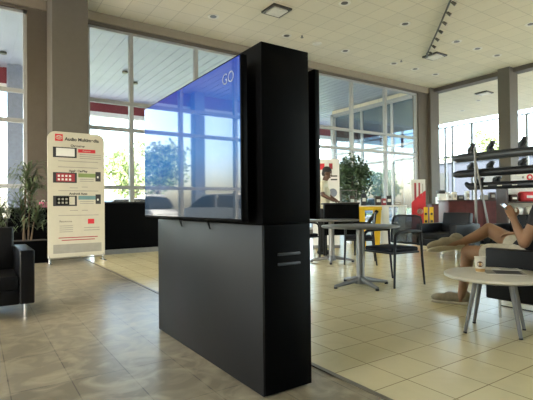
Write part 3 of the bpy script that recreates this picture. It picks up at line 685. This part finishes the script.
hc, hr = head_caps(S(mv + .10, 0, 1.63), FR + Vector((0, 0, -.35)), (0, 0, 1)); caps += hc
# right arm (nearer the camera) reaches down to the podium top, left arm too
elR, wrR = S(mv + .06, -.25, 1.19), S(mv + .26, -.2, 1.075)
elL, wrL = S(mv + .08, .25, 1.19), S(mv + .27, .18, 1.075)
for sh, el, wr, sg in ((S(mv + .03, -.2, 1.4), elR, wrR, 1), (S(mv + .03, .2, 1.4), elL, wrL, -1)):
    caps += [('c', sh, .052, el, .040), ('c', el, .040, wr, .027)]
    hand(caps, wr, (wr - el) * .4 + FR * .1 + Vector((0, 0, -.02)), (0, 0, -1), sg, .18)
blob('body', caps, 'dark_skin', sm, .008, 4)
blob('polo_shirt', [('c', S(mv, .08, .93), .118, S(mv, -.08, .93), .118), ('c', S(mv, 0, .95), .145, S(mv + .03, 0, 1.15), .14), ('c', S(mv + .03, .06, 1.25), .13, S(mv + .03, -.06, 1.25), .13),
     ('c', S(mv + .03, .13, 1.40), .073, S(mv + .03, -.13, 1.40), .073), ('c', S(mv + .04, 0, 1.4), .072, S(mv + .055, 0, 1.455), .064)] +
     [('c', S(mv + .03, sg * .19, 1.4), .066, S(mv + .045, sg * .226, 1.27), .06) for sg in (1, -1)], 'polo', sm, .01, 4)
blob('trousers', [('c', S(mv, .09, .9), .112, S(mv, -.09, .9), .112)] + [q for sg in (1, -1) for q in (('c', S(mv, sg * .095, .88), .1, S(mv + .01, sg * .1, .5), .072), ('c', S(mv + .01, sg * .1, .5), .072, S(mv - .02, sg * .1, .1), .058))], 'trousers', sm, .012, 4)
for sg in (1, -1): blob('shoe', [('c', S(mv - .05, sg * .1, .05), .046, S(mv + .15, sg * .11, .04), .038)], 'black_leather', sm, .01, 3)
head_extras(S(mv + .10, 0, 1.63), FR + Vector((0, 0, -.35)), (0, 0, 1), sm, 'hair')

# ------------------------------------------------------------------ seated man with crossed legs
pm = thing('person', 'seated person in dark shirt and cream shorts, legs crossed, holding a phone', 'person', (3.97, 1.95, 0))
O = Vector((3.97, 1.95, 0))
def V(x, y, z): return Vector((x, y, z)) - O
hipL, hipR = V(3.95, 1.90, .53), V(4.15, 1.90, .53)
knL, anL = V(3.97, 2.42, .525), V(3.985, 2.50, .1)
knR, anR = V(4.28, 2.38, .735), V(3.93, 2.47, .615)
chest, neck = V(4.05, 1.68, .92), V(4.05, 1.62, 1.12)
headc = V(4.03, 1.66, 1.27)
fdir = Vector((-.05, .9, -.45))
shL, shR = V(3.85, 1.66, 1.03), V(4.24, 1.66, 1.03)
elL, wrL = V(3.765, 1.80, .665), V(3.80, 1.90, .865)
elR, wrR = V(4.32, 1.80, .70), V(4.20, 2.05, .72)
caps = [('c', hipL, .115, hipR, .115), ('c', V(4.05, 1.86, .58), .135, V(4.05, 1.74, .78), .13), ('c', V(3.99, 1.70, .92), .12, V(4.11, 1.70, .92), .12), ('c', V(3.92, 1.66, 1.03), .065, V(4.18, 1.66, 1.03), .065), ('c', V(4.05, 1.65, 1.03), .062, V(4.05, 1.64, 1.17), .054),
        ('c', hipL, .095, knL, .066), ('c', knL, .060, knL * .45 + anL * .55 + Vector((0, -.015, .05)), .058), ('c', knL * .45 + anL * .55 + Vector((0, -.015, .05)), .057, anL, .037), ('c', anL, .037, V(3.99, 2.52, .05), .036),
        ('c', hipR, .1, knR, .066), ('c', knR, .060, knR * .55 + anR * .45 + Vector((0, 0, -.012)), .056), ('c', knR * .55 + anR * .45 + Vector((0, 0, -.012)), .056, anR, .036)]
hc, hr = head_caps(headc, fdir, (0, .2, 1)); caps += hc
caps += [('c', shL, .055, elL, .043), ('c', elL, .043, elL * .5 + wrL * .5, .038), ('c', elL * .5 + wrL * .5, .038, wrL, .027), ('c', shR, .055, elR, .043), ('c', elR, .042, wrR, .027)]
hand(caps, wrL, (.05, .12, .2), (.7, .35, -.25), -1, .55)
hand(caps, wrR, (-.3, .9, -.1), (0, 0, -1), -1, .25)
# feet inside the shoes
toeL = V(3.90, 2.735, .035); toeR = V(3.755, 2.63, .565)
caps += [('c', V(4.0, 2.51, .045), .035, toeL, .028), ('c', anR, .036, toeR, .03)]
blob('body', caps, 'skin', pm, .0075, 5)
blob('shirt', [('c', V(3.98, 1.88, .57), .13, V(4.13, 1.88, .57), .13), ('c', V(4.05, 1.86, .58), .152, V(4.05, 1.74, .78), .148), ('c', V(3.99, 1.70, .92), .137, V(4.11, 1.70, .92), .137), ('c', V(3.92, 1.66, 1.03), .08, V(4.18, 1.66, 1.03), .08),
     ('c', shL, .073, shL * .5 + elL * .5, .066), ('c', shR, .073, shR * .5 + elR * .5, .066), ('c', V(4.05, 1.65, 1.04), .075, V(4.05, 1.645, 1.10), .066)], 'dark_shirt', pm, .01, 4)
blob('shorts', [('c', hipL, .132, hipR, .132), ('c', hipL, .115, hipL * .42 + knL * .58, .098), ('c', hipR, .118, hipR * .6 + knR * .4, .105)], 'shorts', pm, .01, 4)
def shoe(heel, toe, upv, label=None, k=1.0):
    heel, toe, upv = Vector(heel), Vector(toe), Vector(upv).normalized(); d = (toe - heel).normalized(); upv = (upv - d * upv.dot(d)).normalized(); sd = d.cross(upv); rot = Matrix((sd, d, upv)).transposed()
    Ln = (toe - heel).length
    def at_(u, h): return heel + d * u + upv * h * k
    up_ = blob('shoe', [('s', at_(.06, .075), .06 * k, (.74, 1.0, .95), rot), ('c', at_(.06, .055), .046 * k, at_(Ln * .55, .055), .052 * k), ('s', at_(Ln - .1, .046), .06 * k, (.92, 1.6, .70), rot)], 'shoe', pm, .006, 3)
    s_ = blob('shoe_sole', [('s', at_(.06, .015), .06 * k, (.80, 1.02, .36), rot), ('c', at_(.06, .016), .022 * k, at_(Ln * .6, .016), .022 * k), ('s', at_(Ln * .5, .015), .06 * k, (.76, 2.2, .36), rot), ('s', at_(Ln - .098, .015), .06 * k, (.98, 1.63, .36), rot)], 'sole', up_, .006, 2)
    up_['label'] = label; 
    return up_
shoe(V(4.05, 2.445, 0), V(3.87, 2.765, 0), (0, 0, 1), 'tan suede shoe flat on the floor', 1.08)
shoe(V(3.975, 2.45, .565), V(3.71, 2.665, .525), (.22, .30, .95), 'tan suede shoe of the crossed leg', 1.2)
head_extras(headc, fdir, (0, .2, 1), pm, 'brown_hair')
ph = thing('phone', 'silver phone held up by the seated person', 'phone', V(3.86, 2.0, .965) + O)
q = (Vector((.2, -.65, .7))).to_track_quat('Z', 'Y'); ph.rotation_mode = 'QUATERNION'; ph.rotation_quaternion = Quaternion((0, 0, 1), R(0)) @ q
obj('phone_body', MB().bx((-.075, -.037, -.005), (.075, .037, .004), .004), 'phone', ph); obj('phone_screen', MB().bx((-.071, -.034, .004), (.071, .034, .0048)), 'car_glass', ph, False)
obj('camera_bump', MB().bx((-.068, -.03, -.008), (-.035, .005, -.004), .002), 'ink', ph)

# ------------------------------------------------------------------ ficus
fc = thing('potted_ficus', 'leafy potted ficus tree in front of the back windows', 'plant', (8.70, 8.69, 0))
obj('pot', MB().lathe([(.15, 0), (.2, .38), (.215, .40), (.195, .40), (.18, .35)], n=24), 'black_plastic', fc); obj('soil', MB().cyl((0, 0, .33), (0, 0, .36), .182, n=24), 'soil', fc)
obj('trunk', MB().tube([(0, 0, .3), (.03, .02, .8), (-.02, 0, 1.3), (.02, 0, 2.0)], [.035, .03, .026, .012]).tube([(0, 0, 1.1), (.2, -.15, 1.7)], [.015, .006], 6).tube([(0, 0, 1.2), (-.2, .15, 1.8)], [.015, .006], 6), 'bark', fc)
rnd = random.Random(12)
cs = [((0, 0, 2.0), (.3, .3, .32)), ((0, 0, 1.65), (.44, .44, .36)), ((.2, -.14, 1.45), (.27, .27, .33)), ((-.22, .14, 1.5), (.26, .26, .36)), ((0, 0, 1.3), (.33, .33, .26)), ((.25, -.12, 1.85), (.2, .2, .2)), ((-.2, .12, 1.9), (.2, .2, .22))]
cs = [((c[0], c[1], c[2] * 1.03), tuple(q * 1.24 for q in r_)) for c, r_ in cs]
obj('foliage', leaf_cloud(2100, cs, .12, rnd, 2.2), 'leaf', fc, False, False)

# ------------------------------------------------------------------ showroom things at the back
def rollup(label, loc, rz, w, h, parts):
    t = thing('poster_stand', label, 'poster stand', loc, rz)
    obj('poster', MB().bx((-w / 2, -.006, .06), (w / 2, .006, h), .001), 'white', t, False); obj('base', MB().bx((-w / 2, -.06, 0), (w / 2, .06, .07), .01), 'grey_metal', t)
    obj('pole', MB().cyl((0, .03, .06), (0, .03, h), .01), 'grey_metal', t)
    for nm, poly, m in parts: obj(nm, MB().prism([(x * w - w / 2, -.0095, z * h) for x, z in poly], (0, .004, 0)), m, t, False)
    return t
def rect(a, b, c, d): return [(a, b), (c, b), (c, d), (a, d)]
def disc(x, z, r, asp): return [(x + r * math.cos(2 * PI * i / 16), z + r / asp * math.sin(2 * PI * i / 16)) for i in range(16)]
rollup('white poster stand with small red emblems behind the standing person', (6.71, 7.54, 0), R(-34), .62, 2.05,
       [('printed_block', rect(.28, .88, .45, .95), 'red'), ('printed_block', rect(.62, .885, .75, .95), 'dim_red'), ('text_line', rect(.68, .80, .92, .815), 'ink'), ('text_line', rect(.68, .76, .92, .775), 'ink'), ('printed_disc', disc(.75, .62, .16, 3.3), 'pillar_blue')])
t = rollup('red and white poster stand in front of the corner column', (11.87, 8.9, 0), R(-40), .44, 1.78,
       [('printed_block', [(0, .04), (1, .04), (1, .80), (.55, .72), (0, .58)], 'red'), ('printed_disc', disc(.6, .42, .22, 4), 'cup_paper'), ('printed_disc', disc(.5, .42, .1, 4), 'leaf'), ('printed_block', rect(.2, .62, .35, .94), 'dim_red'), ('printed_block', rect(.5, .66, .62, .94), 'dim_red'), ('text_line', rect(.78, .7, .83, .92), 'grey_ink')])
yc = thing('yellow_bench', 'small bright yellow bench with dark diagonal brace', 'bench', (7.53, 7.0, 0), R(-33))
obj('bench_top', MB().bx((-.27, -.14, .86), (.27, .14, .945), .015), 'yellow', yc)
for sx in (-.14, .14): obj('leg', MB().prism([(sx * 1.35 - .07, -.1, .86), (sx * 1.35 + .07, -.1, .86), (sx * 1.1 + .06, -.1, .02), (sx * 1.1 - .06, -.1, .02)], (0, .2, 0)), 'yellow', yc)
obj('brace', MB().tube([(-.1, -.13, .5), (.02, -.13, .66), (.16, -.13, .85)], .04, 8), 'black_plastic', yc); obj('foot', MB().bx((-.24, -.14, 0), (.24, .14, .03), .005), 'yellow', yc)
wt = thing('display_table', 'long white display table behind the nearer mesh chair', 'display table', (8.75, 7.75, 0), R(-34))
obj('tabletop', MB().bx((-.85, -.3, .93), (.62, .3, .965), .005), 'white', wt)
obj('shelf', MB().bx((-.8, -.26, .62), (.0, .26, .645)).bx((-.8, -.26, .3), (.0, .26, .325)), 'white', wt, False)
for x in (-.82, -.02, .58): obj('side_panel', MB().bx((x - .02, -.28, 0), (x + .02, .28, .93)), 'white', wt, False)
obj('pedestal', MB().bx((-.02, -.34, 0), (.14, -.3, .97)), 'white', wt, False)
Rz = Matrix.Rotation(R(-34), 3, 'Z')
rnd = random.Random(3)
names = ['dark', 'white', 'brown', 'grey']
for i, (x, w, h, m, lab) in enumerate(((-.72, .13, .26, 'dark_brown', 'dark brown box, leftmost on the white display table'), (-.56, .1, .14, 'white', 'small white box second on the white display table'), (-.42, .12, .30, 'ink', 'tall dark box beside the small white box'),
        (-.05, .14, .24, 'dark_brown', 'dark brown box in the middle of the white display table'), (.1, .1, .18, 'dim_red', 'dull red box right of the middle brown box'), (.24, .12, .25, 'ink', 'dark box right of the dull red box'), (.46, .16, .08, 'grey_ink', 'flat grey box at right end of the white display table'))):
    p = Rz @ Vector((x, 0, 0)) + Vector((8.75, 7.75, .966))
    t = thing('product_box', lab, 'box', p, R(-34 + rnd.uniform(-12, 12)), 'boxes on the white display table')
    obj('carton', MB().bx((-w / 2, -.06, 0), (w / 2, .06, h), .004), m, t); obj('carton_label', MB().bx((-w * .35, -.063, h * .35), (w * .35, -.058, h * .65)), 'white' if m != 'white' else 'grey_ink', t, False)
for i, (x, y) in enumerate(((10.86, 7.90), (11.0, 7.81))):
    t = thing('yellow_sign', 'small yellow sign stand, %s of two beside the red poster' % ('left' if i == 0 else 'right'), 'sign', (x, y, 0), R(-38), 'small yellow signs')
    obj('board', MB().bx((-.055, -.01, .1), (.055, .01, .9), .003), 'yellow', t, False); obj('foot', MB().bx((-.07, -.12, 0), (.07, .12, .02)).bx((-.02, -.01, .02), (.02, .01, .1)), 'black_plastic', t, False)
    obj('printed_disc', MB().cyl((0, -.011, .7), (0, -.0135, .7), .035, n=16), 'ink', t); obj('text_line', MB().bx((-.035, -.0125, .45), (.035, -.01, .52)), 'ink', t, False)
def counter(label, loc, rz, w, d, h, m, npan):
    t = thing('sales_counter', label, 'counter', loc, rz, 'maroon sales counters')
    obj('carcass', MB().bx((-w / 2, 0, .08), (w / 2, d, h - .03), .005), m, t); obj('worktop', MB().bx((-w / 2 - .02, -.03, h - .03), (w / 2 + .02, d + .02, h), .004), 'dark_brown', t); obj('plinth', MB().bx((-w / 2 + .03, .03, 0), (w / 2 - .03, d - .03, .08)), 'bezel', t, False)
    for i in range(npan):
        a = -w / 2 + .02 + i * (w - .04) / npan; obj('front_panel', MB().bx((a, -.012, .12), (a + (w - .04) / npan - .015, .002, h - .07), .003), m, t, False)
    return t
counter('wide maroon sales counter behind the step bar display', (10.1, 5.95, 0), R(-33), 1.3, .6, 1.08, 'maroon', 3)
counter('low maroon cabinet in front of the corner column', (11.55, 7.92, 0), R(-38), .46, .5, .99, 'maroon', 1)
wd = thing('water_dispenser', 'white dispenser with dark blue top near the far windows', 'dispenser', (12.62, 8.45, 0), R(-38))
obj('body', MB().bx((-.2, 0, 0), (.2, .35, 1.22), .02), 'white', wd); obj('head', MB().bx((-.19, -.03, 1.32), (-.0, .3, 1.42), .01), 'ink', wd); obj('neck', MB().bx((-.16, .05, 1.2), (.16, .3, 1.36), .01), 'white', wd); obj('tap', MB().cyl((.0, -.05, 1.0), (.0, .02, 1.0), .02).cyl((0, -.04, .93), (0, -.04, 1.0), .02), 'ink', wd); obj('drip_tray', MB().bx((-.12, -.06, .8), (.12, .01, .83)), 'grey_ink', wd, False)
Rc = Matrix.Rotation(R(-33), 3, 'Z')
for i, (x, w, h, m, lab) in enumerate(((-.55, .1, .16, 'white', 'white carton, leftmost on the wide maroon counter'), (-.42, .08, .2, 'cup_paper', 'cream carton beside the leftmost white carton'), (-.28, .16, .12, 'ink', 'low dark carton on the wide maroon counter'), (-.1, .08, .22, 'white', 'tall white carton left of the silver posts'), (.32, .14, .12, 'grey_ink', 'grey carton right of the silver posts'), (.52, .14, .18, 'dark_brown', 'brown carton at right end of the maroon counter'))):
    p = Rc @ Vector((x, .2, 0)) + Vector((10.1, 5.95, 1.081))
    t = thing('product_carton', lab, 'carton', p, R(-33), 'cartons on the maroon counter')
    obj('carton', MB().bx((-w / 2, -.06, 0), (w / 2, .06, h), .004), m, t); obj('carton_label', MB().bx((-w * .3, -.063, h * .3), (w * .3, -.058, h * .7)), 'grey_ink', t, False)
# white wall sign with red round emblem, on its own stand, and merchandise below
sg = thing('sign_stand', 'white sign with red round emblem behind the lowest step bar', 'sign', (10.55, 4.85, 0), R(-30))
obj('sign_board', MB().bx((-.5, -.012, 1.46), (.45, .012, 1.68), .004), 'white', sg); obj('post', MB().bx((-.42, -.02, 0), (-.38, .02, 1.46)).bx((.38, -.02, 0), (.42, .02, 1.46)), 'grey_metal', sg, False)
obj('printed_disc', MB().cyl((-.06, -.012, 1.575), (-.06, -.016, 1.575), .075, n=24), 'red', sg); obj('disc_centre', MB().cyl((-.06, -.015, 1.575), (-.06, -.018, 1.575), .035, n=20), 'white', sg)
for x in (-.22, .1, .26): obj('text_line', MB().bx((x - .025, -.015, 1.55), (x + .025, -.011, 1.60)), 'grey_ink', sg, False)
mr_ = thing('merchandise_shelf', 'dark shelf unit of accessories at the right edge of the photo', 'shelf', (10.15, 4.6, 0), R(-30))
obj('back_board', MB().bx((-.7, .25, 0), (.7, .28, 1.36)), 'white', mr_, False)
for z in (.35, .72, 1.02): obj('shelf_board', MB().bx((-.7, -.1, z - .025), (.7, .25, z)), 'dark_brown', mr_, False)
for x in (-.7, .7): obj('side_panel', MB().bx((x - .02, -.1, 0), (x + .02, .28, 1.36)), 'dark_brown', mr_, False)
Rm = Matrix.Rotation(R(-30), 3, 'Z')
for i, (x, z, w, h, m, lab) in enumerate(((-.12, 1.02, .42, .22, 'red', 'rounded red pack on the top accessory shelf'), (-.5, 1.02, .2, .16, 'dark_brown', 'brown pack on the top accessory shelf'), (.38, 1.02, .2, .2, 'ink', 'black pack on the top accessory shelf'), (-.4, .72, .22, .18, 'white', 'white pack, left on the middle accessory shelf'), (-.08, .72, .2, .2, 'cup_paper', 'cream pack in the centre of the middle accessory shelf'), (.25, .72, .22, .16, 'red', 'red pack, right on the middle accessory shelf'))):
    p = Rm @ Vector((x, .06, 0)) + Vector((10.15, 4.6, z + .001))
    t = thing('accessory_pack', lab, 'pack', p, R(-30), 'packs on the accessory shelf')
    obj('pack_body', MB().bx((-w / 2, -.1, 0), (w / 2, .1, h), min(.06, h * .3), 4), m, t); obj('pack_label', MB().bx((-w * .25, -.104, h * .35), (w * .25, -.098, h * .6)), 'white', t, False)

# ------------------------------------------------------------------ step bar display
ds = thing('display_rack', 'silver post rack carrying black vehicle step bars', 'rack', (8.19, 4.81, 0))
for y in (0, -1.35):
    obj('post', MB().cyl((.0, y, .02), (.0, y, 2.1), .024), 'grey_metal', ds)
    obj('brace', MB().cyl((.01, y - .01, 1.8), (.03, y - .33, .02), .02), 'grey_metal', ds)
    obj('foot', MB().bx((-.03, y - .4, 0), (.45, y + .05, .025), .005), 'grey_metal', ds)
    for z in (1.93, 1.60, 1.335): obj('arm', MB().cyl((.01, y, z), (.10, y, z), .014), 'steel_grey', ds)
def step_bar(label, x, ya, yb, z, r, m, brackets, taper, bm_, hs=.8):
    t = thing('step_bar', label, 'step bar', (x, ya, z), 0, 'vehicle step bars on the silver rack')
    Lh = yb - ya; mb = MB()
    n = 14; rings = []
    prof = [(0, .35 if taper else .5, taper * .06), (.03, .75, taper * .05), (.1, 1, 0), (-.1 + abs(Lh), 1, 0), (-.03 + abs(Lh), .75, 0), (abs(Lh), .4, 0)]
    for s_, k_, dz in prof:
        rings.append([mb.bm.verts.new((.075 * k_ * math.cos(2 * PI * j / n), -s_, dz + r * k_ * math.sin(2 * PI * j / n))) for j in range(n)])
    for a, b_ in zip(rings, rings[1:]):
        for j in range(n): mb.bm.faces.new((a[j], a[(j + 1) % n], b_[(j + 1) % n], b_[j]))
    mb.bm.faces.new(rings[0][::-1]); mb.bm.faces.new(rings[-1])
    obj('bar', mb, m, t)
    obj('tread_pad', MB().bx((-.05, -abs(Lh) + .15, r - .006), (.05, -.15, r + .006), .004), bm_, t)
    for yb_ in brackets:
        k_ = MB().tube([(.01, -yb_, -r * .5), (.03, -yb_ + .05, r + .02 * hs), (.01, -yb_ + .05, r + .07 * hs), (-.02, -yb_ - .01, r + .12 * hs), (-.02, -yb_ - .02, r + .16 * hs)], [.06, .075, .065, .05, .045], 8)
        k_.bx((-.05, -yb_ - .06, r + .12 * hs), (.03, -yb_ + .02, r + .18 * hs), .012)
        obj('bracket', k_, 'tube_black', t)
    return t
step_bar('topmost grey step bar with hooked brackets on the rack', 8.37, 5.39, 3.3, 1.93, .08, 'tube_grey', (.42, .82, 1.42), 0, 'tube_black', 1.1)
step_bar('middle black step bar with pale tread on the rack', 8.37, 5.40, 3.3, 1.60, .075, 'tube_black', (.42, .82, 1.42), 0, 'tube_grey')
b3 = step_bar('lowest black step bar with pale printed marks on the rack', 8.37, 5.14, 3.3, 1.335, .07, 'tube_black', (.35, .68), 1, 'tube_black', .6)
for y in (.45, .72, 1.0): obj('printed_mark', MB().bx((-.0775, -y - .07, -.012), (-.07, -y + .02, .004)), 'white', b3, False)
